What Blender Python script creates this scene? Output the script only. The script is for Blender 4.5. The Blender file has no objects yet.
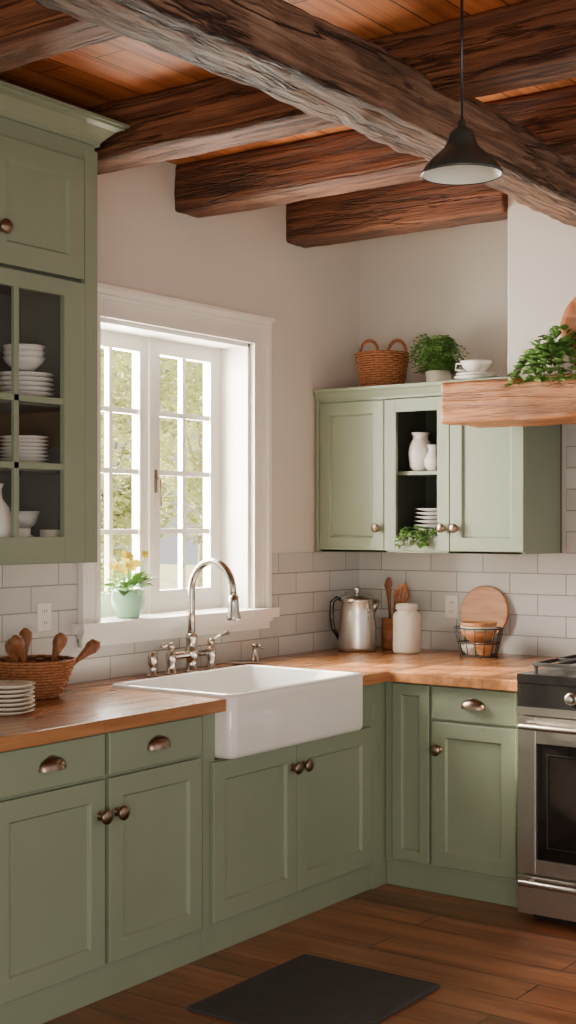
import bpy, bmesh, math, random
from mathutils import Vector, Matrix, noise
random.seed(7)
SC = bpy.context.scene
COL = SC.collection
rnd = random.uniform

# ------------------------------------------------------------------ materials
def newmat(name):
    m = bpy.data.materials.new(name); m.use_nodes = True
    nt = m.node_tree; b = nt.nodes['Principled BSDF']
    return m, nt, b
def N(nt, t, **kw):
    n = nt.nodes.new(t)
    for k, v in kw.items():
        if k in n.inputs: n.inputs[k].default_value = v
        else: setattr(n, k, v)
    return n
def ramp(nt, stops):
    r = nt.nodes.new('ShaderNodeValToRGB'); e = r.color_ramp.elements
    while len(e) < len(stops): e.new(0.5)
    for i, (p, c) in enumerate(stops):
        e[i].position = p; e[i].color = (*c, 1)
    return r
def mul(nt, a, c, fac=1.0):
    m = N(nt, 'ShaderNodeMix', data_type='RGBA', blend_type='MULTIPLY')
    if isinstance(fac, float): m.inputs['Factor'].default_value = fac
    else: nt.links.new(fac, m.inputs['Factor'])
    nt.links.new(a, m.inputs['A']); nt.links.new(c, m.inputs['B']); return m.outputs['Result']
def paint(name, col, rough=.5, metal=0, var=.06, scale=6, bump=0, bscale=60, **kw):
    m, nt, b = newmat(name); L = nt.links.new
    tc = N(nt, 'ShaderNodeTexCoord'); no = N(nt, 'ShaderNodeTexNoise', Scale=scale, Detail=4.0)
    L(tc.outputs['Object'], no.inputs['Vector'])
    r = ramp(nt, [(.3, tuple(c*(1-var) for c in col)), (.7, tuple(min(1, c*(1+var)) for c in col))])
    L(no.outputs['Fac'], r.inputs['Fac']); L(r.outputs['Color'], b.inputs['Base Color'])
    b.inputs['Roughness'].default_value = rough; b.inputs['Metallic'].default_value = metal
    for k, v in kw.items(): b.inputs[k.replace('_', ' ')].default_value = v
    if bump:
        n2 = N(nt, 'ShaderNodeTexNoise', Scale=bscale, Detail=3.0); L(tc.outputs['Object'], n2.inputs['Vector'])
        bp = N(nt, 'ShaderNodeBump', Strength=bump, Distance=.01)
        L(n2.outputs['Fac'], bp.inputs['Height']); L(bp.outputs['Normal'], b.inputs['Normal'])
    return m
def wood(name, dark, mid, light, axis='X', scale=1, rough=.5, bump=.2, stretch=12, dist=.006, contrast=(.3,.5,.7), cracks=0, distort=.9, staves=0):
    m, nt, b = newmat(name); L = nt.links.new
    tc = N(nt, 'ShaderNodeTexCoord'); mp = N(nt, 'ShaderNodeMapping')
    s = [scale*stretch]*3; s['XYZ'.index(axis)] = scale
    mp.inputs['Scale'].default_value = s
    L(tc.outputs['Object'], mp.inputs['Vector'])
    no = N(nt, 'ShaderNodeTexNoise', Scale=1.6, Detail=9.0, Roughness=.62, Distortion=distort)
    L(mp.outputs['Vector'], no.inputs['Vector'])
    r = ramp(nt, [(contrast[0], dark), (contrast[1], mid), (contrast[2], light)])
    L(no.outputs['Fac'], r.inputs['Fac'])
    col = r.outputs['Color']; hgt = no.outputs['Fac']
    if cracks:
        for (sc_, al, lo, hi, seed) in ((13, .7, .45, .58, 0), (5, .45, .38, .50, 11.3)):
            mp2 = N(nt, 'ShaderNodeMapping'); s2 = [scale*sc_]*3; s2['XYZ'.index(axis)] = scale*al; mp2.inputs['Scale'].default_value = s2
            mp2.inputs['Location'].default_value = (seed, seed, seed)
            L(tc.outputs['Object'], mp2.inputs['Vector'])
            n2 = N(nt, 'ShaderNodeTexNoise', Scale=1.0, Detail=6.0, Roughness=.58, Distortion=.12); L(mp2.outputs['Vector'], n2.inputs['Vector'])
            a = N(nt, 'ShaderNodeMath', operation='SUBTRACT'); L(n2.outputs['Fac'], a.inputs[0]); a.inputs[1].default_value = .5
            ab = N(nt, 'ShaderNodeMath', operation='ABSOLUTE'); L(a.outputs[0], ab.inputs[0])
            cr = ramp(nt, [(0, (.15, .11, .09)), (.006, (.5, .45, .42)), (.018, (1, 1, 1))]); L(ab.outputs[0], cr.inputs['Fac'])
            n3 = N(nt, 'ShaderNodeTexNoise', Scale=2.2, Detail=2.0); L(mp2.outputs['Vector'] if seed else tc.outputs['Object'], n3.inputs['Vector'])
            r3 = ramp(nt, [(lo, (0, 0, 0)), (hi, (1, 1, 1))]); L(n3.outputs['Fac'], r3.inputs['Fac'])
            cm = N(nt, 'ShaderNodeMath', operation='MULTIPLY'); L(r3.outputs['Color'], cm.inputs[0]); cm.inputs[1].default_value = cracks
            col = mul(nt, col, cr.outputs['Color'], cm.outputs[0])
            hm = N(nt, 'ShaderNodeMath', operation='MULTIPLY_ADD'); L(cr.outputs['Color'], hm.inputs[0]); hm.inputs[1].default_value = .7*cracks; L(hgt, hm.inputs[2]); hgt = hm.outputs[0]
        n4 = N(nt, 'ShaderNodeTexNoise', Scale=1.3, Detail=3.0); L(tc.outputs['Object'], n4.inputs['Vector'])
        r4 = ramp(nt, [(.3, (.60, .56, .54)), (.7, (1.12, 1.12, 1.12))]); L(n4.outputs['Fac'], r4.inputs['Fac'])
        col = mul(nt, col, r4.outputs['Color'])
        # knots
        mp5 = N(nt, 'ShaderNodeMapping'); s5 = [5.0]*3; s5['XYZ'.index(axis)] = 1.9; mp5.inputs['Scale'].default_value = s5; L(tc.outputs['Object'], mp5.inputs['Vector'])
        vo = N(nt, 'ShaderNodeTexVoronoi', Scale=1.0); L(mp5.outputs[0], vo.inputs['Vector'])
        r5 = ramp(nt, [(.0, (.22, .16, .13)), (.10, (.45, .38, .34)), (.17, (1, 1, 1))]); L(vo.outputs['Distance'], r5.inputs['Fac'])
        col = mul(nt, col, r5.outputs['Color'], .8*cracks)
    if staves:
        g = N(nt, 'ShaderNodeNewGeometry'); sp = N(nt, 'ShaderNodeSeparateXYZ'); L(g.outputs['Position'], sp.inputs[0])
        cb = N(nt, 'ShaderNodeCombineXYZ'); i = 'XYZ'.index(axis); L(sp.outputs[i], cb.inputs[0]); L(sp.outputs[1-i], cb.inputs[1])
        br = N(nt, 'ShaderNodeTexBrick', offset=.43)
        br.inputs['Color1'].default_value = (.84, .81, .78, 1); br.inputs['Color2'].default_value = (1.06, 1.05, 1.04, 1); br.inputs['Mortar'].default_value = (.65, .55, .5, 1)
        for k, v in (('Scale', 1), ('Mortar Size', .0007), ('Mortar Smooth', .1), ('Bias', 0), ('Brick Width', .9), ('Row Height', .045)): br.inputs[k].default_value = v
        L(cb.outputs[0], br.inputs['Vector'])
        col = mul(nt, col, br.outputs['Color'])
    L(col, b.inputs['Base Color'])
    b.inputs['Roughness'].default_value = rough
    bp = N(nt, 'ShaderNodeBump', Strength=bump, Distance=dist)
    L(hgt, bp.inputs['Height']); L(bp.outputs['Normal'], b.inputs['Normal'])
    return m
def planks(name, ux, vx, c1, c2, dark, length, width, rough, seam=.003, bump=.4, gr=24):
    m, nt, b = newmat(name); L = nt.links.new
    g = N(nt, 'ShaderNodeNewGeometry'); sp = N(nt, 'ShaderNodeSeparateXYZ'); L(g.outputs['Position'], sp.inputs[0])
    cb = N(nt, 'ShaderNodeCombineXYZ'); L(sp.outputs[ux], cb.inputs[0]); L(sp.outputs[vx], cb.inputs[1])
    br = N(nt, 'ShaderNodeTexBrick', offset=.37, offset_frequency=2)
    br.inputs['Color1'].default_value = (0, 0, 0, 1); br.inputs['Color2'].default_value = (1, 1, 1, 1)
    br.inputs['Mortar'].default_value = (.5, .5, .5, 1)
    for k, v in (('Scale', 1), ('Mortar Size', seam), ('Mortar Smooth', .1), ('Bias', 0), ('Brick Width', length), ('Row Height', width)):
        br.inputs[k].default_value = v
    L(cb.outputs[0], br.inputs['Vector'])
    mp = N(nt, 'ShaderNodeMapping'); mp.inputs['Scale'].default_value = (1.1, gr, 1)
    L(cb.outputs[0], mp.inputs['Vector'])
    ad = N(nt, 'ShaderNodeVectorMath', operation='ADD'); L(mp.outputs[0], ad.inputs[0])
    ml = N(nt, 'ShaderNodeVectorMath', operation='SCALE'); L(br.outputs['Color'], ml.inputs[0]); ml.inputs['Scale'].default_value = 9
    L(ml.outputs[0], ad.inputs[1])
    no = N(nt, 'ShaderNodeTexNoise', Scale=1.3, Detail=8.0, Roughness=.6, Distortion=.5); L(ad.outputs[0], no.inputs['Vector'])
    r = ramp(nt, [(.3, dark), (.52, c1), (.75, c2)]); L(no.outputs['Fac'], r.inputs['Fac'])
    r2 = ramp(nt, [(0, (.66, .62, .59)), (1, (1.12, 1.1, 1.08))]); L(br.outputs['Color'], r2.inputs['Fac'])
    res = mul(nt, r.outputs['Color'], r2.outputs['Color'])
    mx = N(nt, 'ShaderNodeMix', data_type='RGBA'); L(br.outputs['Fac'], mx.inputs['Factor'])
    L(res, mx.inputs['A']); mx.inputs['B'].default_value = (dark[0]*.25, dark[1]*.25, dark[2]*.25, 1)
    L(mx.outputs['Result'], b.inputs['Base Color']); b.inputs['Roughness'].default_value = rough
    sb = N(nt, 'ShaderNodeMath', operation='MULTIPLY_ADD'); L(br.outputs['Fac'], sb.inputs[0]); sb.inputs[1].default_value = -1.5
    L(no.outputs['Fac'], sb.inputs[2])
    bp = N(nt, 'ShaderNodeBump', Strength=bump, Distance=.004); L(sb.outputs[0], bp.inputs['Height'])
    L(bp.outputs['Normal'], b.inputs['Normal'])
    return m
def tiles(name, ux):
    m, nt, b = newmat(name); L = nt.links.new
    g = N(nt, 'ShaderNodeNewGeometry'); sp = N(nt, 'ShaderNodeSeparateXYZ'); L(g.outputs['Position'], sp.inputs[0])
    cb = N(nt, 'ShaderNodeCombineXYZ'); L(sp.outputs[ux], cb.inputs[0])
    sh = N(nt, 'ShaderNodeMath', operation='ADD'); L(sp.outputs[2], sh.inputs[0]); sh.inputs[1].default_value = -.91+.01
    L(sh.outputs[0], cb.inputs[1])
    br = N(nt, 'ShaderNodeTexBrick', offset=.5)
    br.inputs['Color1'].default_value = (.60, .59, .56, 1); br.inputs['Color2'].default_value = (.49, .48, .455, 1)
    br.inputs['Mortar'].default_value = (.29, .275, .25, 1)
    for k, v in (('Scale', 1), ('Mortar Size', .003), ('Mortar Smooth', .3), ('Bias', 0), ('Brick Width', .285), ('Row Height', .098)):
        br.inputs[k].default_value = v
    L(cb.outputs[0], br.inputs['Vector']); L(br.outputs['Color'], b.inputs['Base Color'])
    b.inputs['Roughness'].default_value = .22
    no = N(nt, 'ShaderNodeTexNoise', Scale=7.0, Detail=2.0); L(g.outputs['Position'], no.inputs['Vector'])
    s = N(nt, 'ShaderNodeMath', operation='MULTIPLY_ADD'); L(br.outputs['Fac'], s.inputs[0]); s.inputs[1].default_value = -1; L(no.outputs['Fac'], s.inputs[2])
    bp = N(nt, 'ShaderNodeBump', Strength=.5, Distance=.004); L(s.outputs[0], bp.inputs['Height']); L(bp.outputs['Normal'], b.inputs['Normal'])
    return m

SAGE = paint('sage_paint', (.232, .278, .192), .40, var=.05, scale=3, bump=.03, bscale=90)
SAGESHADE = paint('sage_paint_shaded', (.07, .08, .058), .6)  # sage darkened: cabinet interior shade put into the colour
PLASTER = paint('wall_plaster', (.66, .625, .57), .85, var=.03, scale=1.5, bump=.12, bscale=14)
WHITE = paint('white_trim_paint', (.84, .815, .77), .38, var=.02)
PORC = paint('porcelain_glaze', (.86, .84, .81), .13, var=.02, scale=3, Coat_Weight=.5)
CERAM = paint('white_ceramic', (.74, .72, .68), .25, var=.04)
CREAM = paint('cream_stoneware', (.70, .64, .54), .35, var=.08)
TILEL = tiles('subway_tile_left', 1); TILEB = tiles('subway_tile_back', 0)
FLOORM = planks('floor_planks', 0, 1, (.28, .108, .043), (.41, .175, .073), (.13, .043, .017), 1.8, .17, .28, gr=13)
CEILM = planks('ceiling_planks', 1, 0, (.60, .19, .055), (.74, .30, .10), (.30, .078, .022), 2.6, .13, .5)
BUTCH = wood('butcher_block', (.25, .097, .034), (.39, .168, .063), (.49, .24, .10), 'Y', 1.2, .26, .05, 16, staves=1, distort=.4)
BUTCHX = wood('butcher_block_x', (.25, .097, .034), (.39, .168, .063), (.49, .24, .10), 'X', 1.2, .26, .05, 16, staves=1, distort=.4)
BEAMX = wood('old_oak_joist', (.06, .019, .008), (.175, .06, .024), (.34, .135, .058), 'X', 1.2, .62, 1, 20, .02, cracks=.85, distort=.35)
BEAMY = wood('old_oak_beam', (.06, .028, .016), (.20, .10, .058), (.42, .25, .16), 'Y', 1.1, .62, 1, 18, .035, cracks=.95, distort=.4)
MANT = wood('mantel_oak', (.20, .058, .016), (.48, .175, .05), (.66, .29, .098), 'X', 1.6, .5, .8, 14, .015, cracks=.45, distort=.4)
SPOON = wood('spoon_wood', (.12, .038, .015), (.24, .09, .034), (.34, .145, .06), 'Z', 4, .5, .1, 6)
BOARD = wood('board_wood', (.32, .115, .04), (.48, .20, .072), (.60, .29, .12), 'X', 3, .45, .05, 8)
WICK = wood('wicker', (.16, .05, .018), (.34, .125, .045), (.48, .21, .08), 'Z', 30, .6, .3, 1.5)
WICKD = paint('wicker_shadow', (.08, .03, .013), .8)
STEEL = paint('brushed_steel', (.58, .54, .50), .28, 1, var=.05, scale=20)
NICKEL = paint('faucet_nickel', (.48, .44, .40), .18, 1, var=.03)
BRONZE = paint('antique_brass', (.25, .18, .13), .30, 1, var=.25, scale=40)
BLACK = paint('black_enamel', (.015, .014, .014), .25)
IRON = paint('cast_iron', (.02, .019, .018), .55)
GLASSB = paint('oven_glass', (.012, .009, .008), .06, var=.1)
LAMPM = paint('lamp_enamel', (.028, .034, .031), .35)
LAMPW = paint('lamp_inner_enamel', (.70, .72, .66), .35)
MATM = paint('rubber_mat', (.035, .036, .038), .75, var=.15, scale=30, bump=.3, bscale=300)
MINT = paint('mint_glaze', (.33, .55, .40), .25)
LEAF = paint('leaf_green', (.085, .19, .035), .5, var=.4, scale=25)
LEAF2 = paint('leaf_light', (.17, .32, .07), .5, var=.35, scale=25)
YEL = paint('petal_yellow', (.95, .74, .08), .5)
PLAST = paint('outlet_plastic', (.76, .72, .66), .4)
COPPER = wood('carved_wood_plate', (.20, .055, .02), (.42, .15, .055), (.56, .25, .1), 'X', 5, .4, .2, 3)
GFOL = paint('garden_leaf_hazed', (.72, .76, .44), .7, var=.25, scale=.8)  # outdoor haze and brightness put into the leaf colour, pale and desaturated
GRASS = paint('garden_grass', (.60, .64, .38), .8, var=.3, scale=2)
BARK = paint('bark', (.50, .46, .40), .9)
gm, gnt, gb = newmat('cabinet_glass')
gt = N(gnt, 'ShaderNodeBsdfTransparent'); gg = N(gnt, 'ShaderNodeBsdfGlossy', Roughness=.03); gx = N(gnt, 'ShaderNodeMixShader')
gx.inputs[0].default_value = .03
gnt.links.new(gt.outputs[0], gx.inputs[1]); gnt.links.new(gg.outputs[0], gx.inputs[2])
gnt.links.new(gx.outputs[0], gnt.nodes['Material Output'].inputs['Surface'])
GLASS = gm

# ------------------------------------------------------------------ mesh builder
ML = Matrix(((0, 1, 0, 0), (1, 0, 0, 0), (0, 0, 1, 0), (0, 0, 0, 1)))     # (a,d,z) -> left wall  (d,a,z)
MB = Matrix(((1, 0, 0, 0), (0, -1, 0, 0), (0, 0, 1, 0), (0, 0, 0, 1)))    # (a,d,z) -> back wall  (a,-d,z)
class B:
    def __init__(s, name, M=None):
        s.name = name; s.v = []; s.f = []; s.mi = []; s.sm = []; s.mats = []; s.M = M or Matrix.Identity(4)
    def add(s, vs, fs, mat, smooth=False):
        if mat not in s.mats: s.mats.append(mat)
        k = s.mats.index(mat); o = len(s.v)
        s.v += [s.M @ Vector(v) for v in vs]
        for f in fs:
            s.f.append([o+i for i in f]); s.mi.append(k); s.sm.append(smooth)
    def box(s, x0, x1, y0, y1, z0, z1, mat):
        s.add([(x, y, z) for x in (x0, x1) for y in (y0, y1) for z in (z0, z1)],
              [(0, 1, 3, 2), (4, 6, 7, 5), (0, 4, 5, 1), (2, 3, 7, 6), (0, 2, 6, 4), (1, 5, 7, 3)], mat)
    def rings(s, rs, mat, smooth=True, cap0=True, cap1=True, loop=False):
        n = len(rs[0]); vs = [p for r in rs for p in r]; fs = []
        m = len(rs)
        for i in range(m if loop else m-1):
            j = (i+1) % m
            for k in range(n):
                fs.append((i*n+k, i*n+(k+1) % n, j*n+(k+1) % n, j*n+k))
        if not loop and cap0: fs.append(tuple(range(n)))
        if not loop and cap1: fs.append(tuple((m-1)*n+k for k in range(n)))
        s.add(vs, fs, mat, smooth)
    def lathe(s, prof, c, mat, axis='z', seg=32, sx=1, sy=1, rib=0, cap0=True, cap1=True):
        rs = []
        for r, h in prof:
            r = max(r, .0004); ring = []
            for k in range(seg):
                t = 2*math.pi*k/seg; rr = r*(1+(rib*(k % 2) if rib else 0))
                a, b_ = rr*math.cos(t)*sx, rr*math.sin(t)*sy
                if axis == 'z': ring.append((c[0]+a, c[1]+b_, c[2]+h))
                elif axis == 'y': ring.append((c[0]+a, c[1]+h, c[2]+b_))
                else: ring.append((c[0]+h, c[1]+a, c[2]+b_))
            rs.append(ring)
        s.rings(rs, mat, True, cap0, cap1)
    def tube(s, pts, r, mat, seg=10, loop=False):
        P = [Vector(p) for p in pts]; n = len(P); R = r if isinstance(r, (list, tuple)) else [r]*n
        T = []
        for i in range(n):
            a = P[(i-1) % n] if (loop or i) else P[0]; b_ = P[(i+1) % n] if (loop or i < n-1) else P[-1]
            T.append((b_-a).normalized())
        u = T[0].orthogonal().normalized(); rs = []
        for i in range(n):
            u = (u-T[i]*u.dot(T[i])).normalized(); w = T[i].cross(u)
            rs.append([P[i]+(u*math.cos(2*math.pi*k/seg)+w*math.sin(2*math.pi*k/seg))*R[i] for k in range(seg)])
        s.rings(rs, mat, True, loop=loop)
    def prism(s, poly, z0, z1, mat):
        n = len(poly)
        s.add([(x, y, z0) for x, y in poly]+[(x, y, z1) for x, y in poly],
              [tuple(range(n)), tuple(range(n, 2*n))]+[(i, (i+1) % n, n+(i+1) % n, n+i) for i in range(n)], mat)
    def leaf(s, p, d, L, W, mat, up=Vector((0, 0, 1)), fold=.25):
        p = Vector(p); d = Vector(d).normalized(); sd = d.cross(up)
        if sd.length < .05: sd = Vector((1, 0, 0))
        sd.normalize(); nn = sd.cross(d)
        q = [p, p+d*L*.35+sd*W*.5+nn*W*fold, p+d*L*.75+sd*W*.33+nn*W*fold*.5, p+d*L-nn*L*.08, p+d*L*.75-sd*W*.33+nn*W*fold*.5,
             p+d*L*.35-sd*W*.5+nn*W*fold, p+d*L*.5]
        s.add(q, [(0, 1, 2, 6), (6, 2, 3), (6, 3, 4), (0, 6, 4, 5)], mat, True)
    def door(s, a0, a1, z0, z1, d0, mat, th=.02, rail=.06, rec=.012):
        def rg(i, d): return [(a0+i, d, z0+i), (a1-i, d, z0+i), (a1-i, d, z1-i), (a0+i, d, z1-i)]
        s.rings([rg(0, d0), rg(0, d0+th-.002), rg(.002, d0+th), rg(rail, d0+th), rg(rail+.003, d0+th-.004),
                 rg(rail+.007, d0+th-rec), rg(rail+.012, d0+th-rec)], mat, False)
    def slab(s, a0, a1, z0, z1, d0, mat, th=.02):
        def rg(i, d): return [(a0+i, d, z0+i), (a1-i, d, z0+i), (a1-i, d, z1-i), (a0+i, d, z1-i)]
        s.rings([rg(0, d0), rg(0, d0+th-.003), rg(.003, d0+th)], mat, False)
    def frame(s, a0, a1, z0, z1, d0, th, l, r, b_, t, mat):
        s.box(a0, a0+l, d0, d0+th, z0, z1, mat); s.box(a1-r, a1, d0, d0+th, z0, z1, mat)
        s.box(a0+l, a1-r, d0, d0+th, z0, z0+b_, mat); s.box(a0+l, a1-r, d0, d0+th, z1-t, z1, mat)
    def knob(s, a, d, z, sc=1.3):
        s.lathe([(.012*sc, 0), (.012*sc, .003), (.006*sc, .006), (.006*sc, .012*sc), (.012*sc, .016*sc), (.0175*sc, .020*sc), (.019*sc, .024*sc), (.0175*sc, .028*sc),
                 (.012*sc, .031*sc), (0, .033*sc)], (a, d, z), BRONZE, 'y', 24)
    def cup(s, a, d, z, w=.054):
        n = 16; rs = []
        for i in range(9):
            ph = math.pi/2*i/8
            rs.append([(a-w*math.cos(math.pi*k/n), d+.003+.030*math.sin(math.pi*k/n)*math.cos(ph), z-.016+.040*math.sin(math.pi*k/n)**.7*math.sin(ph)) for k in range(n+1)])
        vs = [p for r in rs for p in r]; fs = []
        for i in range(8):
            for k in range(n): fs.append((i*(n+1)+k, i*(n+1)+k+1, (i+1)*(n+1)+k+1, (i+1)*(n+1)+k))
        s.add(vs, fs, BRONZE, True)
        s.prismd([(a-w-.004+(2*w+.008)*k/12, z-.018+.046*math.sin(math.pi*k/12)**.7) for k in range(13)], d, d+.003, BRONZE)
    def prismd(s, poly, d0, d1, mat):
        n = len(poly)
        s.add([(x, d0, z) for x, z in poly]+[(x, d1, z) for x, z in poly],
              [tuple(range(n)), tuple(range(n, 2*n))]+[(i, (i+1) % n, n+(i+1) % n, n+i) for i in range(n)], mat)
    def beam(s, p0, p1, w, h, mat, amp=.008, seg=60, rc=.02, sd=0):
        p0 = Vector(p0); p1 = Vector(p1); t = (p1-p0).normalized(); sd_ = t.cross(Vector((0, 0, 1))).normalized(); up = sd_.cross(t)
        ring = []
        hw, hh = w/2, h/2
        for (cx, cz, a0) in ((hw-rc, hh-rc, 0), (-hw+rc, hh-rc, 90), (-hw+rc, -hh+rc, 180), (hw-rc, -hh+rc, 270)):
            for k in range(4):
                a = math.radians(a0+30*k); ring.append((cx+rc*math.cos(a), cz+rc*math.sin(a)))
            nx = {0: (-hw+rc, hh), 90: (-hw, -hh+rc), 180: (hw-rc, -hh), 270: (hw, hh-rc)}[a0]; lx, lz = ring[-1]
            for q in range(1, 6): ring.append((lx+(nx[0]-lx)*q/6, lz+(nx[1]-lz)*q/6))
        rs = []
        for i in range(seg+1):
            c = p0+(p1-p0)*i/seg; r = []
            for (x, z) in ring:
                q = c+sd_*x+up*z
                al = q.dot(t)
                f = noise.noise(Vector((x*3+sd, al*1.6, z*5)))*amp*.8+noise.noise(Vector((x*22+sd, al*4, z*22)))*amp*1.1+noise.noise(Vector((x*34, al*14+sd, z*34)))*amp*.5
                dd = Vector((x, z)).normalized()
                r.append(q+(sd_*dd.x+up*dd.y)*f)
            rs.append(r)
        s.rings(rs, mat, True)
    def finish(s, bevel=0, seg=2, ang=40, solid=0):
        me = bpy.data.meshes.new(s.name); V = s.v
        lo = [min(v[i] for v in V) for i in range(3)]; hi = [max(v[i] for v in V) for i in range(3)]
        o = Vector(((lo[0]+hi[0])/2, (lo[1]+hi[1])/2, lo[2]))
        me.from_pydata([v-o for v in V], [], s.f)
        for m in s.mats: me.materials.append(m)
        me.polygons.foreach_set('material_index', s.mi); me.polygons.foreach_set('use_smooth', s.sm)
        bm = bmesh.new(); bm.from_mesh(me); bmesh.ops.recalc_face_normals(bm, faces=bm.faces); bm.to_mesh(me); bm.free()
        ob = bpy.data.objects.new(s.name, me); ob.location = o; COL.objects.link(ob)
        if bevel:
            m = ob.modifiers.new('bevel', 'BEVEL'); m.width = bevel; m.segments = seg; m.limit_method = 'ANGLE'; m.angle_limit = math.radians(ang)
        return ob

# ------------------------------------------------------------------ room shell
WY0, WY1, WZ0, WZ1 = -1.92, -.916, 1.14, 2.345
CEIL = 3.05
b = B('wall_left')
b.box(-.24, 0, -7.6, WY0, 0, CEIL, PLASTER); b.box(-.24, 0, WY1, 0, 0, CEIL, PLASTER)
b.box(-.24, 0, WY0, WY1, 0, WZ0-.04, PLASTER); b.box(-.24, 0, WY0, WY1, WZ1, CEIL, PLASTER); b.finish()
b = B('wall_back'); b.box(-.24, 5.6, 0, .2, 0, CEIL, PLASTER); b.finish()
b = B('floor'); b.box(-.24, 5.6, -7.6, .2, -.1, 0, FLOORM); b.finish()
b = B('ceiling'); b.box(-.24, 5.6, -7.6, .2, CEIL, CEIL+.1, CEILM); b.finish()
b = B('wall_tiles_left')
e = .116
b.box(0.0005, .012, -4.2, WY0-e, .91, 1.385, TILEL); b.box(0.0005, .012, WY0-e, WY1+e, .91, 1.044, TILEL); b.box(0.0005, .012, WY1+e, -.0125, .91, 1.385, TILEL)
b.finish()
b = B('wall_tiles_back'); b.box(.0005, 1.14, -.012, -.0005, .91, 1.388, TILEB); b.box(1.14, 4.0, -.012, -.0005, .91, 1.96, TILEB); b.finish()
b = B('wall_chimney_breast'); b.box(1.145, 2.62, -.62, 0, 2.125, CEIL, PLASTER); b.finish(.006)

k = 0
for y0 in (-.62, -1.44, -2.235, -3.26, -4.08, -4.90, -5.72, -6.54):
    b = B('ceiling_joist'); zb = 2.85
    xs = .53 if y0 in (-3.26,) else 0.0
    xe = 5.5
    yc = y0+.085
    if y0 == -.62:
        b.beam((0, -.55, (CEIL+zb)/2), (1.14, -.55, (CEIL+zb)/2), .17, CEIL-zb, BEAMX, .006, 50, sd=k*7.3)
    else:
        b.beam((xs, yc, (CEIL+zb)/2), (xe, yc, (CEIL+zb)/2), .175, CEIL-zb, BEAMX, .006, 160, sd=k*7.3)
    b.finish(); k += 1
b = B('main_ceiling_beam'); b.beam((1.60, -7.5, 2.805), (1.60, -.63, 2.805), .20, .18, BEAMY, .016, 420, .022, 3.1); b.finish()

# ------------------------------------------------------------------ window
b = B('window_1', ML)
t = .018
b.box(WY0, WY0+t, -.235, 0, WZ0, WZ1, WHITE); b.box(WY1-t, WY1, -.235, 0, WZ0, WZ1, WHITE); b.box(WY0, WY1, -.235, 0, WZ1-t, WZ1, WHITE)
cs = .75
for (x, y, d0, d1) in ((0, .15, 0.001, .016), (.0, .028, .016, .026), (.118, .15, .016, .040), (.095, .118, .016, .024)):
    x *= cs; y *= cs
    b.box(WY0-y, WY0-x, d0, d1, WZ0, WZ1+x, WHITE); b.box(WY1+x, WY1+y, d0, d1, WZ0, WZ1+x, WHITE)
    b.box(WY0-y, WY1+y, d0, d1+.001, WZ1+x, WZ1+y, WHITE)
b.box(WY0-.125, WY1+.125, 0.001, .052, WZ1+.110, WZ1+.124, WHITE)
b.box(WY0-.145, WY1+.125, 0.001, .075, 1.098, 1.14, WHITE); b.box(WY0, WY1, -.235, 0, 1.10, 1.14, WHITE)
b.box(WY0-.11, WY1+.11, .0125, .03, 1.045, 1.098, WHITE); b.box(WY0-.12, WY1+.115, .0125, .045, 1.078, 1.098, WHITE)
mid = -1.425
for (a0, a1, l, r) in ((WY0+t, mid, .075, .065), (mid, WY1-t, .065, .075)):
    b.frame(a0, a1, WZ0, WZ1-t, -.20, .045, l, r, .095, .065, WHITE)
    ia0, ia1, iz0, iz1 = a0+l, a1-r, WZ0+.095, WZ1-t-.065
    m = (ia0+ia1)/2
    b.box(m-.011, m+.011, -.193, -.165, iz0, iz1, WHITE)
    for q in (1, 2, 3):
        z = iz0+(iz1-iz0)*q/4
        b.box(ia0, ia1, -.192, -.166, z-.011, z+.011, WHITE)
b.box(mid-.014, mid+.014, -.155, -.143, WZ0, WZ1-t, WHITE)
b.tube([(mid+.03, -.155, 1.72), (mid+.03, -.125, 1.72), (mid+.03, -.12, 1.60)], .007, BRONZE)
b.box(mid+.018, mid+.042, -.155, -.148, 1.66, 1.76, BRONZE)
b.finish(.003)

# ------------------------------------------------------------------ base cabinets (left run)
F = .73
b = B('base_cabinet', ML)
b.box(-3.17, -2.15, .012, F, .10, .864, SAGE); b.box(-3.17, -2.15, .1, F-.01, 0, .10, SAGE)
for a0, a1 in ((-3.135, -2.66), (-2.64, -2.175)):
    b.slab(a0, a1, .722, .858, F, SAGE); b.door(a0, a1, .118, .712, F, SAGE, rail=.065); b.cup((a0+a1)/2, F+.02, .795)
b.knob(-2.685, F+.02, .60); b.knob(-2.607, F+.02, .60)
b.finish(.0015)
b = B('base_cabinet', ML)
b.box(-4.19, -3.175, .012, F, .10, .864, SAGE); b.box(-4.19, -3.175, .1, F-.01, 0, .10, SAGE)
for a0, a1 in ((-4.17, -3.69), (-3.68, -3.19)):
    b.slab(a0, a1, .722, .858, F, SAGE); b.door(a0, a1, .118, .712, F, SAGE, rail=.065); b.cup((a0+a1)/2, F+.02, .795)
b.knob(-3.715, F+.02, .60); b.knob(-3.655, F+.02, .60)
b.finish(.0015)
SY = -2.075
b = B('sink_base_cabinet', ML)
b.box(-2.148, -1.03, .012, F, .10, .688, SAGE); b.box(-2.148, -1.03, .1, F-.01, 0, .10, SAGE)
b.box(-2.148, SY-.004, .012, F, .688, .864, SAGE); b.box(-1.19, -1.03, .012, F, .688, .864, SAGE)
b.door(-2.11, -1.603, .118, .685, F, SAGE, rail=.065); b.door(-1.597, -1.075, .118, .685, F, SAGE, rail=.065)
b.knob(-1.635, F+.02, .60); b.knob(-1.565, F+.02, .60)
b.finish(.0015)
b = B('corner_base_cabinet', ML)
b.box(-1.028, -.012, .012, F, 0, .864, SAGE)
b.finish(.0015)
b = B('base_cabinet', MB)
D = .93
b.box(.732, 1.408, .012, D, .10, .864, SAGE); b.box(.732, 1.408, .1, D-.01, 0, .10, SAGE)
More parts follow.
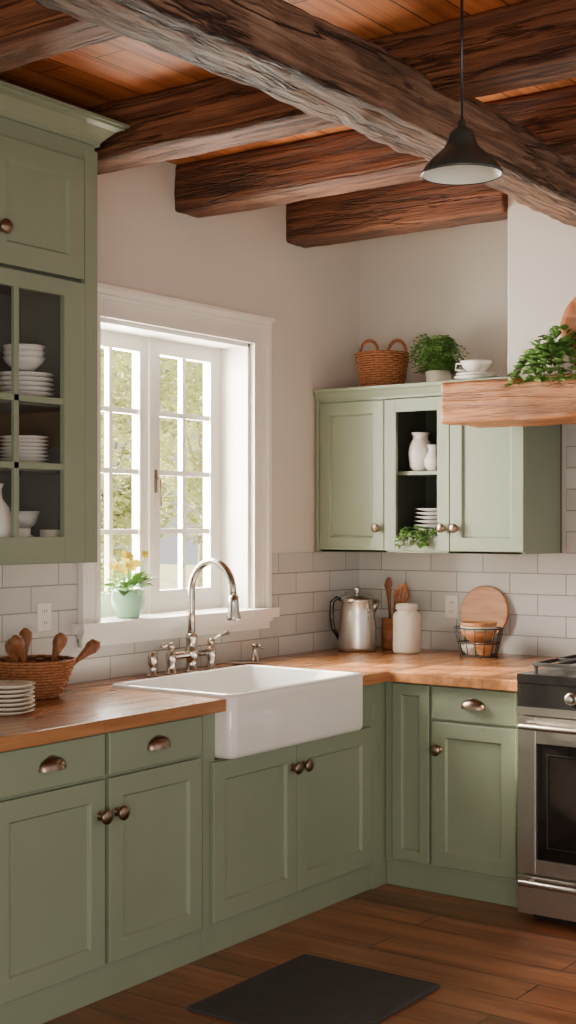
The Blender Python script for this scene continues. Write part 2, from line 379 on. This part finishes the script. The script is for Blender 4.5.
b.door(.775, .952, .118, .858, D, SAGE, rail=.045)
b.slab(.966, 1.345, .722, .858, D, SAGE); b.door(.966, 1.345, .118, .712, D, SAGE, rail=.062)
b.cup(1.16, D+.02, .795); b.knob(.998, D+.02, .60)
b.finish(.0015)
b = B('base_cabinet', MB)
b.box(2.2, 3.2, .012, D, .10, .864, SAGE); b.box(2.2, 3.2, .1, D-.01, 0, .10, SAGE)
for a0, a1 in ((2.22, 2.695), (2.705, 3.18)):
    b.slab(a0, a1, .722, .858, D, SAGE); b.door(a0, a1, .118, .712, D, SAGE); b.cup((a0+a1)/2, D+.02, .795)
b.finish(.0015)

b = B('butcher_block_countertop')
b.prism([(.013, -4.2), (.782, -4.2), (.782, SY-.004), (.20, SY-.004), (.20, -1.19), (.782, -1.19), (.782, -.985), (1.412, -.985), (1.412, -.013), (.013, -.013)], .866, .91, BUTCH)
b.finish(.004)
b = B('butcher_block_countertop'); b.box(2.195, 3.2, -.985, -.013, .866, .91, BUTCHX); b.finish(.004)

# ------------------------------------------------------------------ farmhouse sink
def rrect(x0, x1, y0, y1, r, z, n=6):
    out = []
    for cx, cy, a0 in ((x1-r, y1-r, 0), (x0+r, y1-r, 90), (x0+r, y0+r, 180), (x1-r, y0+r, 270)):
        for k in range(n+1):
            a = math.radians(a0+90*k/n); out.append((cx+r*math.cos(a), cy+r*math.sin(a), z))
    return out
b = B('farmhouse_sink')
X0, X1, Y0, Y1, ZT = .205, .805, SY, -1.196, .924
R = []
R.append(rrect(X0+.03, X1-.03, Y0+.03, Y1-.03, .02, .690)); R.append(rrect(X0+.012, X1-.012, Y0+.012, Y1-.012, .03, .694))
R.append(rrect(X0+.003, X1-.003, Y0+.003, Y1-.003, .036, .703)); R.append(rrect(X0, X1, Y0, Y1, .038, .716)); R.append(rrect(X0, X1, Y0, Y1, .038, ZT-.014)); R.append(rrect(X0+.004, X1-.004, Y0+.004, Y1-.004, .036, ZT-.004))
R.append(rrect(X0+.012, X1-.012, Y0+.012, Y1-.012, .03, ZT))
w = .034
R.append(rrect(X0+w-.006, X1-w+.006, Y0+w-.006, Y1-w+.006, .03, ZT)); R.append(rrect(X0+w, X1-w, Y0+w, Y1-w, .028, ZT-.006))
R.append(rrect(X0+w+.01, X1-w-.01, Y0+w+.01, Y1-w-.01, .03, .76)); R.append(rrect(X0+w+.03, X1-w-.03, Y0+w+.03, Y1-w-.03, .03, .735))
b.rings(R, PORC, True)
b.lathe([(.04, 0), (.042, .003), (.03, .004), (.028, .001), (.0, .001)], (.5, -1.66, .736), STEEL)
ob = b.finish()

# ------------------------------------------------------------------ faucet
b = B('bridge_faucet')
fx, fy = .115, -1.47; Z = .91
for yy in (-1.60, -1.34):
    b.lathe([(.028, 0), (.028, .006), (.020, .012), (.017, .03), (.020, .05), (.022, .06), (.022, .085), (.017, .09), (.012, .10)], (fx, yy, Z), NICKEL, seg=24)
b.tube([(fx, -1.60, Z+.072), (fx, -1.34, Z+.072)], .014, NICKEL, 14)
b.lathe([(.034, 0), (.034, .006), (.024, .014), (.022, .05), (.029, .058), (.029, .09), (.023, .098), (.022, .13), (.025, .135), (.025, .15), (.017, .16)], (fx, fy, Z), NICKEL, seg=24)
pts = [(fx, fy, Z+.15), (fx, fy, Z+.25), (fx, fy, Z+.335)]
for q in range(1, 15):
    a = math.pi-math.pi*.97*q/14
    pts.append((fx+.11+.11*math.cos(a), fy, Z+.335+.125*math.sin(a)))
pts.append((fx+.222, fy, Z+.31))
b.tube(pts, .0155, NICKEL, 14)
b.lathe([(.015, .10), (.020, .095), (.021, .07), (.024, .03), (.029, .01), (.029, 0), (.022, -.003)], (fx+.224, fy, Z+.225), NICKEL, seg=24)
b.lathe([(.012, .0), (.016, .01), (.016, .02), (.008, .03)], (fx, -1.60, Z+.10), NICKEL, seg=20)
b.tube([(fx, -1.60, Z+.118), (fx+.02, -1.64, Z+.125), (fx+.03, -1.69, Z+.122)], [.006, .006, .009], NICKEL)
b.lathe([(.012, .0), (.016, .01), (.016, .02), (.008, .03)], (fx, -1.34, Z+.10), NICKEL, seg=20)
b.tube([(fx, -1.34, Z+.118), (fx+.02, -1.30, Z+.14), (fx+.03, -1.26, Z+.15)], [.006, .006, .009], NICKEL)
b.finish()
b = B('side_sprayer')
b.lathe([(.024, 0), (.024, .006), (.016, .014), (.014, .04), (.018, .05), (.020, .075), (.015, .095), (.008, .10)], (.11, -1.71, Z), NICKEL, seg=24); b.finish()
b = B('soap_dispenser')
b.lathe([(.024, 0), (.024, .006), (.016, .014), (.014, .04), (.011, .05), (.011, .07), (.016, .074), (.014, .085)], (.12, -1.04, Z), NICKEL, seg=24)
b.tube([(.12, -1.04, Z+.07), (.15, -1.05, Z+.078), (.175, -1.055, Z+.07)], .006, NICKEL); b.finish()
b = B('soap_dish')
b.lathe([(.03, 0), (.045, .008), (.055, .014), (.052, .016), (.03, .008), (0, .008)], (.13, -1.15, Z), NICKEL, seg=28, sy=1.1); b.finish()

# ------------------------------------------------------------------ tall left wall cabinet
b = B('glazed_wall_cabinet', ML)
A0, A1, z0, z1 = -3.70, -2.33, 1.39, 2.84; FD = .38
b.box(A0, A1, .014, .03, z0, z1, SAGESHADE); b.box(A0, A0+.02, .03, FD, z0, z1, SAGE); b.box(A1-.02, A1, .03, FD, z0, z1, SAGE)
b.box(A1-.023, A1-.0195, .03, FD-.021, z0+.02, z1-.02, SAGESHADE)
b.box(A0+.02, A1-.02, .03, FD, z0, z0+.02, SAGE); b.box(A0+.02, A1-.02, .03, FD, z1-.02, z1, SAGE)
b.box(A0+.02, A1-.02, .03, FD, 2.36, 2.38, SAGESHADE); b.box(-3.045, -3.025, .03, FD, z0+.02, 2.36, SAGESHADE)
for z in (1.724, 1.948): b.box(A0+.02, A1-.02, .03, FD-.03, z-.018, z, SAGESHADE)
b.box(-2.392, A1-.02, FD-.02, FD+.02, z0, z1, SAGE); b.box(A1-.02, A1, FD, FD+.02, z0, z1, SAGE)
for a0, a1 in ((-3.03, -2.395), (-3.67, -3.04)):
    b.frame(a0, a1, 1.393, 2.366, FD, .022, .10, .10, .09, .055, SAGE)
    m = (a0+a1)/2
    b.box(m-.011, m+.011, FD+.004, FD+.018, 1.48, 2.312, SAGE)
    for z in (1.724, 1.948): b.box(a0+.1, a1-.1, FD+.004, FD+.018, z-.013, z+.009, SAGE)
    b.box(a0+.1, a1-.1, FD+.008, FD+.010, 1.483, 2.311, GLASS)
b.door(-2.83, -2.395, 2.38, 2.80, FD, SAGE, rail=.075); b.door(-3.27, -2.84, 2.38, 2.80, FD, SAGE, rail=.075); b.door(-3.68, -3.28, 2.38, 2.80, FD, SAGE, rail=.075)
b.knob(-2.788, FD+.02, 2.495, 1.35); b.knob(-2.882, FD+.02, 2.495, 1.35)
def crown(b, a0, a1, d, z, h, out, lout=0, rout=0, mat=SAGE):
    prof = [(0, 0), (.15*out, 0), (.18*out, .18*h), (.35*out, .38*h), (.62*out, .66*h), (.86*out, .76*h), (.88*out, .86*h), (out, .87*h), (out, h), (0, h)]
    ra = []
    for (o, hh) in prof:
        k = o/out
        ra.append([(a0-lout*k, .014, z+hh), (a1+rout*k, .014, z+hh), (a1+rout*k, d+o, z+hh), (a0-lout*k, d+o, z+hh)])
    b.rings(ra, mat, False)
crown(b, A0, A1, FD+.005, 2.862, .078, .10, .0, .075)
b.box(A0, A1, .03, FD+.006, 2.80, 2.862, SAGE)
b.finish(.0015)

def plates(b, c, r, n, dz=.011, mat=CERAM):
    for i in range(n):
        z = c[2]+i*dz; ox, oy = rnd(-.003, .003), rnd(-.003, .003)
        b.lathe([(r*.55, 0), (r*.6, .002), (r, .012), (r*1.0, .015), (r*.6, .006), (0, .005)], (c[0]+ox, c[1]+oy, z), mat, seg=32)
def bowl(b, c, r, h, mat=CERAM):
    b.lathe([(r*.45, 0), (r*.5, .004), (r*.85, h*.55), (r, h), (r*.95, h), (r*.8, h*.55), (r*.4, .01), (0, .01)], c, mat, seg=32)
def mkplates(name, c, r, n, dz=.011, mat=CERAM):
    b = B(name); plates(b, c, r, n, dz, mat); b.finish()
b = B('plate_stack'); plates(b, (.23, -2.52, 1.949), .105, 6, .017)
bowl(b, (.23, -2.52, 2.062), .075, .045); bowl(b, (.23, -2.52, 2.082), .075, .045); bowl(b, (.23, -2.52, 2.102), .075, .045); b.finish()
mkplates('plate_stack', (.22, -2.76, 1.949), .10, 7, .016)
b = B('plate_stack'); plates(b, (.23, -2.52, 1.725), .085, 8, .013); b.finish()
b = B('bowl_stack')
for i in range(3): bowl(b, (.22, -2.76, 1.725+i*.02), .085, .055)
b.finish()
b = B('white_vase'); b.lathe([(.04, 0), (.058, .03), (.068, .10), (.06, .17), (.038, .20), (.034, .23), (.042, .25), (.034, .248), (.02, .20)], (.30, -2.735, 1.411), CERAM); b.finish()
b = B('footed_bowl'); b.lathe([(.035, 0), (.03, .008), (.012, .02), (.012, .07), (.03, .09), (.06, .115), (.075, .16), (.07, .16), (.05, .12), (0, .095)], (.17, -2.49, 1.411), CERAM); b.finish()
b = B('mug'); b.lathe([(.03, 0), (.036, .01), (.040, .10), (.036, .10), (.03, .012), (0, .01)], (.30, -2.61, 1.411), CERAM)
b.tube([(.30, -2.573, 1.49), (.30, -2.55, 1.485), (.30, -2.55, 1.45), (.30, -2.574, 1.44)], .004, CERAM, 8); b.finish()
b = B('mug'); b.lathe([(.03, 0), (.036, .01), (.038, .095), (.034, .095), (.03, .012), (0, .01)], (.31, -2.47, 1.411), CREAM)
b.tube([(.31, -2.433, 1.485), (.31, -2.41, 1.48), (.31, -2.41, 1.45), (.31, -2.434, 1.44)], .004, CREAM, 8); b.finish()

# ------------------------------------------------------------------ back wall cabinet
b = B('wall_cabinet', MB)
A0, A1, z0, z1 = .014, 1.12, 1.39, 2.13; FD = .39
b.box(A0, A1, .014, .03, z0, z1, SAGESHADE); b.box(A0, A0+.02, .03, FD, z0, z1, SAGE); b.box(A1-.02, A1, .03, FD, z0, z1, SAGE)
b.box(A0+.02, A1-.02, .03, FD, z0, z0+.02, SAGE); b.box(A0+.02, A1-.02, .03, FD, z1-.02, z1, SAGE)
b.box(.39, .41, .03, FD, z0, z1, SAGESHADE); b.box(.735, .755, .03, FD, z0, z1, SAGESHADE)
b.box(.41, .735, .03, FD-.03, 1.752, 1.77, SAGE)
b.box(A0+.02, .41, FD-.02, FD, z0, z1, SAGE); b.box(.735, A1-.02, FD-.02, FD, z0, z1, SAGE)
b.box(A0, .035, FD, FD+.02, z0, z1, SAGE)
b.door(.038, .400, 1.40, 2.105, FD, SAGE, rail=.06); b.door(.752, A1-.002, 1.40, 2.105, FD, SAGE, rail=.06)
b.frame(.404, .748, 1.40, 2.105, FD, .02, .062, .062, .07, .06, SAGE)
b.knob(.370, FD+.02, 1.505, 1.15); b.knob(.720, FD+.02, 1.505, 1.15); b.knob(.784, FD+.02, 1.505, 1.15)
crown(b, A0, A1, FD+.005, 2.11, .062, .04, 0, .02)
b.finish(.0015)
b = B('ceramic_vase'); b.lathe([(.035, 0), (.05, .02), (.058, .08), (.05, .13), (.036, .15), (.036, .165), (.045, .18), (.038, .178), (.03, .15)], (.535, -.30, 1.771), CERAM); b.finish()
b = B('small_pitcher'); b.lathe([(.025, 0), (.04, .02), (.044, .05), (.028, .08), (.02, .095), (.03, .12), (.025, .118), (.016, .095)], (.625, -.335, 1.771), CERAM)
b.tube([(.625+.02, -.335, 1.771+.105), (.625+.045, -.335, 1.771+.10), (.625+.05, -.335, 1.771+.06), (.625+.038, -.335, 1.771+.035)], .005, CERAM); b.finish()
mkplates('plate_stack', (.585, -.24, 1.411), .10, 10, .019)
def spray(b, c, n, R, up, L, W, mats, droop=0):
    for i in range(n):
        a = rnd(0, 2*math.pi); rr = R*math.sqrt(random.random()); el = rnd(-.3, 1.1)
        p = Vector((c[0]+rr*math.cos(a), c[1]+rr*math.sin(a), c[2]+up*(1-(rr/R)**2)*rnd(.1, 1)-droop*(rr/R)*random.random()))
        d = Vector((math.cos(a), math.sin(a), el-droop*3)); b.leaf(p, d, L*rnd(.7, 1.2), W*rnd(.8, 1.2), random.choice(mats))
b = B('trailing_ivy')
for i in range(9):
    x = .50+.022*i+rnd(-.01, .01); p = Vector((x, -.372, 1.46)); pts = [p]
    for q in range(6):
        p = p+Vector((rnd(-.012, .012), -.012 if q < 4 else -.002, .02 if q < 2 else -.018)); pts.append(p.copy())
        for s_ in (0, 1, 2): b.leaf(p, (rnd(-1, 1), rnd(-1, -.2), rnd(-.6, .6)), .026, .02, random.choice([LEAF, LEAF2]))
    b.tube(pts, .0014, LEAF, 5)
b.finish()

# ------------------------------------------------------------------ mantel and hood
b = B('oak_mantel_shelf')
b.beam((.945, -.655, 2.033), (2.75, -.655, 2.033), .36, .175, MANT, .009, 200, .016, 5.5); b.finish()
b = B('range_hood_liner'); b.box(1.16, 2.6, -.455, -.014, 1.985, 2.12, BLACK); b.box(1.3, 2.4, -.44, -.06, 1.975, 1.986, STEEL); b.finish(.004)

# ------------------------------------------------------------------ range
b = B('gas_range', MB)
a0, a1, FR = 1.415, 2.18, 1.06
b.box(a0, a1, .02, FR-.02, .03, .915, STEEL)
b.box(a0+.03, a1-.03, .1, FR-.06, 0, .03, BLACK)
b.box(a0, a1, .02, FR+.02, .915, .95, BLACK)
b.box(a0, a1, FR-.02, FR+.018, .825, .915, BLACK)
b.box(a0, a1, FR-.02, FR+.016, .795, .827, STEEL)
b.frame(a0+.004, a1-.004, .19, .788, FR-.02, .042, .075, .075, .055, .10, STEEL)
b.box(a0+.06, a1-.06, FR-.018, FR+.012, .22, .71, GLASSB)
b.frame(a0+.12, a1-.12, .29, .65, FR+.012, .003, .006, .006, .006, .006, BLACK)
b.box(a0+.004, a1-.004, FR-.02, FR+.022, .035, .18, STEEL)
for z in (.755, .160):
    b.tube([(a0+.03, FR+.062, z), (a1-.03, FR+.062, z)], .012, STEEL, 14)
    for a in (a0+.06, a1-.06): b.tube([(a, FR+.015, z), (a, FR+.062, z)], .009, STEEL)
for a in (1.64, 1.80, 1.98, 2.10):
    b.lathe([(.024, 0), (.024, .006), (.018, .01), (.016, .03), (0, .032)], (a, FR+.018, .868), STEEL, 'y', 24)
for cx in (1.61, 1.99):
    for cy in (.33, .77):
        b.lathe([(.05, 0), (.05, .008), (.035, .012), (.035, .018), (0, .02)], (cx, cy, .95), IRON)
    for yy in (.14, .33, .55, .77, .98): b.box(cx-.175, cx+.175, yy-.006, yy+.006, .972, .986, IRON)
    for xx in (-.175, -.09, 0, .09, .165): b.box(cx+xx, cx+xx+.011, .14, .98, .972, .986, IRON)
    for xx in (-.17, .165):
        for yy in (.14, .55, .975): b.box(cx+xx, cx+xx+.011, yy-.006, yy+.006, .95, .973, IRON)
b.finish(.003)

# ------------------------------------------------------------------ pendant
b = B('pendant_lamp')
px, py, pz = 2.121, -2.825, 2.40
b.lathe([(.100, 0), (.103, .003), (.101, .008), (.092, .022), (.076, .040), (.060, .054), (.047, .066), (.039, .078), (.034, .094), (.030, .106), (.020, .115), (.011, .120), (.009, .135), (.005, .142)], (px, py, pz), LAMPM, seg=48, cap0=False)
b.lathe([(.0985, .002), (.090, .020), (.073, .038), (.057, .051), (.042, .062), (.0, .068)], (px, py, pz), LAMPW, seg=48, cap0=False)
b.lathe([(.0, .022), (.016, .026), (.024, .040), (.018, .056), (.012, .066)], (px, py, pz), LAMPW, seg=20)
b.tube([(px, py, pz+.135), (px, py, CEIL-.01)], .004, BLACK, 8)
b.lathe([(.045, -.03), (.05, -.01), (.05, 0)], (px, py, CEIL), LAMPM)
b.finish()

b = B('kitchen_mat'); b.rings([rrect(1.0, 1.55, -2.56, -1.91, .012, 0.001), rrect(1.0, 1.55, -2.56, -1.91, .012, .008), rrect(1.004, 1.546, -2.556, -1.914, .01, .011)], MATM, False); b.finish()

# ------------------------------------------------------------------ wicker
def weave(b, c, prof, rows, n=26, amp=.0035, rt=.0052, mat=WICK, sx=1, sy=1):
    for i in range(rows):
        r, z = prof(i/(rows-1)); pts = []
        m = n*5
        for k in range(m):
            a = 2*math.pi*k/m; rr = r+amp*math.sin(n*a/2+math.pi*(i % 2))
            pts.append((c[0]+rr*math.cos(a)*sx, c[1]+rr*math.sin(a)*sy, c[2]+z))
        b.tube(pts, rt, mat, 6, loop=True)
    for k in range(n):
        a = 2*math.pi*k/n; b.tube([(c[0]+prof(q/6)[0]*math.cos(a)*sx, c[1]+prof(q/6)[0]*math.sin(a)*sy, c[2]+prof(q/6)[1]) for q in range(7)], .003, mat, 5)
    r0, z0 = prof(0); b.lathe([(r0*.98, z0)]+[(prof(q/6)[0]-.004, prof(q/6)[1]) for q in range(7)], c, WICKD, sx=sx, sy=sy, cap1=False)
b = B('wicker_handle_basket'); c = (.275, -.22, 2.173)
weave(b, c, lambda t: (.100+.026*t, .008+.165*t), 16)
for (ox, oy) in ((-.055, -.03), (.06, .04)):
    for j in (0, 1):
        ph = j*math.pi
        b.tube([(c[0]+ox+.055*math.cos(math.pi*q/20), c[1]+oy+.004*math.sin(q*1.6+ph), c[2]+.155+.085*math.sin(math.pi*q/20)**.8+.005*math.cos(q*1.6+ph)) for q in range(21)], .006, WICK, 8)
b.finish()
b = B('utensil_basket'); c = (.19, -2.44, .911)
weave(b, c, lambda t: (.090+.055*t**.7, .006+.125*t), 13, 30)
for (dx, dy, h, tx, ty) in ((.0, -.05, .13, .02, -.06), (.03, .02, .14, .04, .03), (-.04, .0, .15, -.03, .03), (.03, -.02, .15, .03, -.10), (.02, .05, .12, .06, .14)):
    p = Vector((c[0]+dx, c[1]+dy, c[2]+.03)); q = p+Vector((tx, ty, h)); d = (q-p).normalized()
    b.tube([p, p+(q-p)*.75, q, q+d*.02, q+d*.045, q+d*.06], [.007, .008, .017, .025, .023, .008], SPOON, 12)
b.finish()
mkplates('plate_stack', (.44, -2.79, .911), .088, 7, .014, CREAM)

# ------------------------------------------------------------------ counter things
b = B('steel_kettle'); c = (.19, -.31, .911)
b.lathe([(.086, 0), (.092, .004), (.093, .02), (.091, .10), (.085, .18), (.079, .235), (.081, .240), (.081, .250), (.072, .258), (.040, .270), (.014, .276), (.008, .284), (.016, .292), (.014, .304), (0, .310)], c, STEEL, seg=40)
lf = Vector((-.81, -.58, 0))
def kp(r, z): return Vector(c)+lf*r+Vector((0, 0, z))
b.tube([kp(.072, .243), kp(.100, .255), kp(.122, .235), kp(.126, .17), kp(.118, .11), kp(.088, .055)], [.008, .011, .012, .012, .011, .007], BLACK, 10)
b.tube([kp(-.068, .20), kp(-.084, .22), kp(-.100, .245)], [.026, .019, .010], STEEL, 14)
b.finish()
b = B('utensil_crock'); c = (.265, -.12, .911)
b.lathe([(.042, 0), (.047, .01), (.047, .15), (.042, .15), (.041, .02), (0, .02)], c, COPPER)
for (tx, ty, h, w) in ((-.02, 0, .26, .018), (.0, -.02, .27, .020), (.025, .01, .22, .018)):
    p = Vector((c[0], c[1], c[2]+.05)); q = p+Vector((tx, ty, h)); d = (q-p).normalized()
    b.tube([p, p+(q-p)*.7, q-d*.02, q, q+d*.03], [.006, .006, w*.6, w, w*.4], SPOON, 12)
for a in range(12):
    an = a*math.pi/6; ax = Vector((math.cos(an), math.sin(an), 0)); base = Vector((c[0]+.06, c[1]-.03, c[2]+.21)); d = Vector((.40, -.2, .9)).normalized()
    sd = d.cross(ax).normalized()
    b.tube([base+d*(.13*q/10)+sd*.038*math.sin(math.pi*q/10) for q in range(11)], .0035, COPPER, 5)
b.tube([Vector((c[0]+.0, c[1]-.0, c[2]+.06)), Vector((c[0]+.06, c[1]-.03, c[2]+.215))], .008, SPOON, 8)
b.finish()
b = B('ceramic_canister'); b.lathe([(.060, 0), (.066, .006), (.067, .02), (.067, .17), (.062, .188), (.048, .197), (.046, .203), (.054, .207), (.054, .226), (.046, .233), (0, .236)], (.432, -.25, .911), CREAM, seg=40); b.finish()
b = B('round_cutting_board', MB)
n = 48; cx, cz, R_ = .738, 1.105, .125
def cb(rr, d): return [(cx+rr*math.cos(2*math.pi*k/n), d-(cz+rr*math.sin(2*math.pi*k/n)-.911)*.12+.055, cz+rr*math.sin(2*math.pi*k/n)) for k in range(n)]
b.rings([cb(R_-.004, 0), cb(R_, .004), cb(R_, .016), cb(R_-.004, .020)], BOARD, False)
b.prismd([(cx-.03, .914), (cx+.03, .914), (cx+.04, .99), (cx-.04, .99)], .055, .070, BOARD)
b.finish()
b = B('wire_bowl_basket'); c = (.815, -.25, .911)
H_ = .135
for z, r in ((.008, .085), (H_/2, .10), (H_, .115)):
    b.tube([(c[0]+r*math.cos(2*math.pi*k/40), c[1]+r*.8*math.sin(2*math.pi*k/40), c[2]+z) for k in range(40)], .0032, IRON, 6, loop=True)
for k in range(14):
    a = 2*math.pi*k/14; b.tube([(c[0]+r*math.cos(a), c[1]+.8*r*math.sin(a), c[2]+z) for z, r in ((.004, .085), (H_/2, .10), (H_, .115))], .0022, IRON, 5)
for k in range(4):
    a = 2*math.pi*k/4+.5; b.lathe([(0, 0), (.007, .003), (.007, .009), (0, .012)], (c[0]+.085*math.cos(a), c[1]+.068*math.sin(a), c[2]-.001), IRON, seg=10)
bowl(b, (c[0]-.03, c[1], c[2]+.01), .06, .055, CREAM); bowl(b, (c[0]+.035, c[1]-.01, c[2]+.012), .055, .06, BOARD)
bowl(b, (c[0], c[1], c[2]+.07), .085, .055, BOARD); bowl(b, (c[0], c[1], c[2]+.088), .085, .055, CREAM); bowl(b, (c[0], c[1], c[2]+.106), .085, .055, BOARD)
b.finish()

b = B('potted_primrose'); c = (-.03, -1.70, 1.141)
b.lathe([(.040, 0), (.046, .005), (.062, .04), (.068, .07), (.064, .105), (.068, .115), (.062, .115), (.056, .10), (0, .10)], c, MINT, seg=40, rib=.035)
spray(b, (c[0], c[1], c[2]+.11), 34, .06, .06, .075, .045, [LEAF2, LEAF2, LEAF])
for i in range(13):
    a = rnd(0, 6.28); r = rnd(.01, .045); p = Vector((c[0]+r*math.cos(a), c[1]+r*math.sin(a), c[2]+.11)); q = p+Vector((.6*r*math.cos(a)+.01, .8*r*math.sin(a), rnd(.08, .15)))
    b.tube([p, q], .0018, LEAF2, 5)
    ax = Vector((.85, -.35, .35)).normalized(); u = ax.cross(Vector((0, 0, 1))).normalized(); v = ax.cross(u)
    for j in range(5):
        an = j*1.2566+i; b.leaf(q, u*math.cos(an)+v*math.sin(an)+ax*.25, .020, .023, YEL, up=ax)
b.finish()
b = B('potted_fern'); c = (.585, -.22, 2.173)
b.lathe([(.045, 0), (.055, .01), (.06, .07), (.055, .07), (0, .06)], c, CREAM)
for i in range(120):
    a = rnd(0, 6.28); L_ = rnd(.08, .15); h = rnd(.02, .19); p0 = Vector((c[0], c[1], c[2]+.05)); pts = []
    for q in range(9):
        t_ = q/8; pts.append(p0+Vector((math.cos(a)*L_*t_, math.sin(a)*L_*t_*.8, max(h*math.sin(t_*2.3), -.03))))
    b.tube(pts, .0012, LEAF, 4)
    for q in range(1, 9):
        d = (pts[q]-pts[q-1]).normalized(); sdv = d.cross(Vector((0, 0, 1))).normalized()
        for sg in (-1, 1): b.leaf(pts[q], d*.5+sdv*sg+Vector((0, 0, rnd(-.2, .3))), .034*(1.1-q/12), .017, LEAF if i % 3 else LEAF2)
b.finish()
b = B('stacked_teacups'); c = (.86, -.36, 2.173)
plates(b, c, .095, 2, .014, CERAM)
b.lathe([(.03, 0), (.034, .004), (.06, .03), (.075, .055), (.071, .055), (.055, .03), (0, .01)], (c[0], c[1], c[2]+.03), CERAM)
b.tube([(c[0]-.06, c[1], c[2]+.078), (c[0]-.10, c[1], c[2]+.082), (c[0]-.105, c[1], c[2]+.055), (c[0]-.05, c[1], c[2]+.045)], .005, CERAM)
b.finish()
b = B('potted_ivy'); c = (1.42, -.72, 2.126)
b.lathe([(.05, 0), (.06, .01), (.07, .075), (.065, .075), (0, .065)], c, CREAM)
spray(b, (c[0], c[1], c[2]+.07), 170, .12, .13, .042, .034, [LEAF, LEAF2, LEAF])
for i in range(20):
    a = rnd(3.2, 5.6); p = Vector((c[0], c[1], c[2]+.09)); pts = [p.copy()]
    for q in range(9):
        p = p+Vector((math.cos(a)*.022, math.sin(a)*.018, .010-.0060*q)); pts.append(p.copy())
        for s_ in range(3): b.leaf(p, (rnd(-1, 1), rnd(-1, .3), rnd(-.2, .6)), .036, .03, random.choice([LEAF, LEAF2]))
    b.tube(pts, .0014, LEAF, 5)
b.finish()
b = B('round_wood_platter', MB)
b.lathe([(.0, .626), (.165, .628), (.18, .640), (.18, .646), (.158, .642), (.128, .636), (.123, .632), (0, .632)], (1.575, 0, 2.312), COPPER, 'y', 48); b.finish()

def outlet(M, a, z):
    b = B('wall_outlet', M); b.slab(a-.036, a+.036, z-.055, z+.055, .0125, PLAST, .006)
    for zz in (z-.022, z+.022):
        b.box(a-.016, a+.016, .0185, .021, zz-.014, zz+.014, PLAST)
        for s_ in (-.006, .006): b.box(a+s_-.0012, a+s_+.0012, .021, .0215, zz-.005, zz+.006, BLACK)
    b.finish(.001)
outlet(ML, -2.215, 1.175); outlet(MB, .545, 1.12)

# ------------------------------------------------------------------ garden outside
b = B('ground_lawn'); b.box(-40, -.26, -12, 40, -.45, -.35, GRASS); b.finish()
for (x, y, h, rr, n) in ((-11, 9.5, 2.3, 2.2, 4200), (-15, 17, 3.5, 2.8, 4200), (-14, 11, 3.2, 2.4, 4200), (-9.5, 12.5, 1.2, 1.8, 3500)):
    b = B('garden_tree')
    b.tube([(x, y, -.34), (x+.1, y, h*.5), (x, y+.1, h)], [.12, .09, .04], BARK)
    cl = [(x+rnd(-rr, rr)*.75, y+rnd(-rr, rr)*.75, h+rnd(-rr, rr)*.8, rr*rnd(.22, .45)) for _ in range(12)]
    for (cx, cy, cz, cr) in cl: b.tube([(x, y, h*.6), (cx, cy, max(cz, 0))], [.04, .01], BARK, 6)
    for i in range(n):
        cx, cy, cz, cr = random.choice(cl); v = Vector((rnd(-1, 1), rnd(-1, 1), rnd(-1, 1)))
        v = Vector((cx, cy, cz))+v.normalized()*cr*random.random()**.4
        if v.z < -.1: continue
        b.leaf(v, (rnd(-1, 1), rnd(-1, 1), rnd(-.5, .5)), .17, .12, GFOL)
    b.finish()

# ------------------------------------------------------------------ light
w = bpy.data.worlds.new('World'); SC.world = w; w.use_nodes = True
bg = w.node_tree.nodes['Background']; bg.inputs['Color'].default_value = (1.0, .96, .89, 1); bg.inputs['Strength'].default_value = 1.15
def sun(d, e, col, ang):
    L = bpy.data.lights.new('sun', 'SUN'); L.energy = e; L.color = col; L.angle = math.radians(ang)
    o = bpy.data.objects.new('sun', L); o.rotation_euler = Vector(d).to_track_quat('-Z', 'Y').to_euler(); COL.objects.link(o); o.location = (-5, -3, 8)
sun((1.1, .38, -.66), 26, (1, .83, .62), 1.5)
def area(loc, tgt, sx, sy, e, col):
    L = bpy.data.lights.new('area', 'AREA'); L.shape = 'RECTANGLE'; L.size = sx; L.size_y = sy; L.energy = e; L.color = col
    o = bpy.data.objects.new('area', L); o.location = loc; o.rotation_euler = (Vector(tgt)-Vector(loc)).to_track_quat('-Z', 'Y').to_euler(); COL.objects.link(o)
area((-.5, -1.42, 1.8), (2, -1.3, 1.2), 1.0, 1.2, 330, (1, .93, .82))
area((4.6, -7.2, 1.0), (1.2, -1.5, 2.3), 2.6, 1.6, 105, (1, .88, .72))  # added fill lamp behind the camera, brightens ceiling, beams and fronts

# ------------------------------------------------------------------ camera
cam = bpy.data.cameras.new('camera'); co = bpy.data.objects.new('camera', cam); COL.objects.link(co)
co.location = (3.751, -5.837, 1.533); co.rotation_euler = (math.pi/2, 0, math.atan(.719))
cam.sensor_fit = 'VERTICAL'; cam.sensor_height = 24; cam.lens = 1358/1024*24; cam.shift_y = 10/1024
cam.clip_end = 200
SC.camera = co
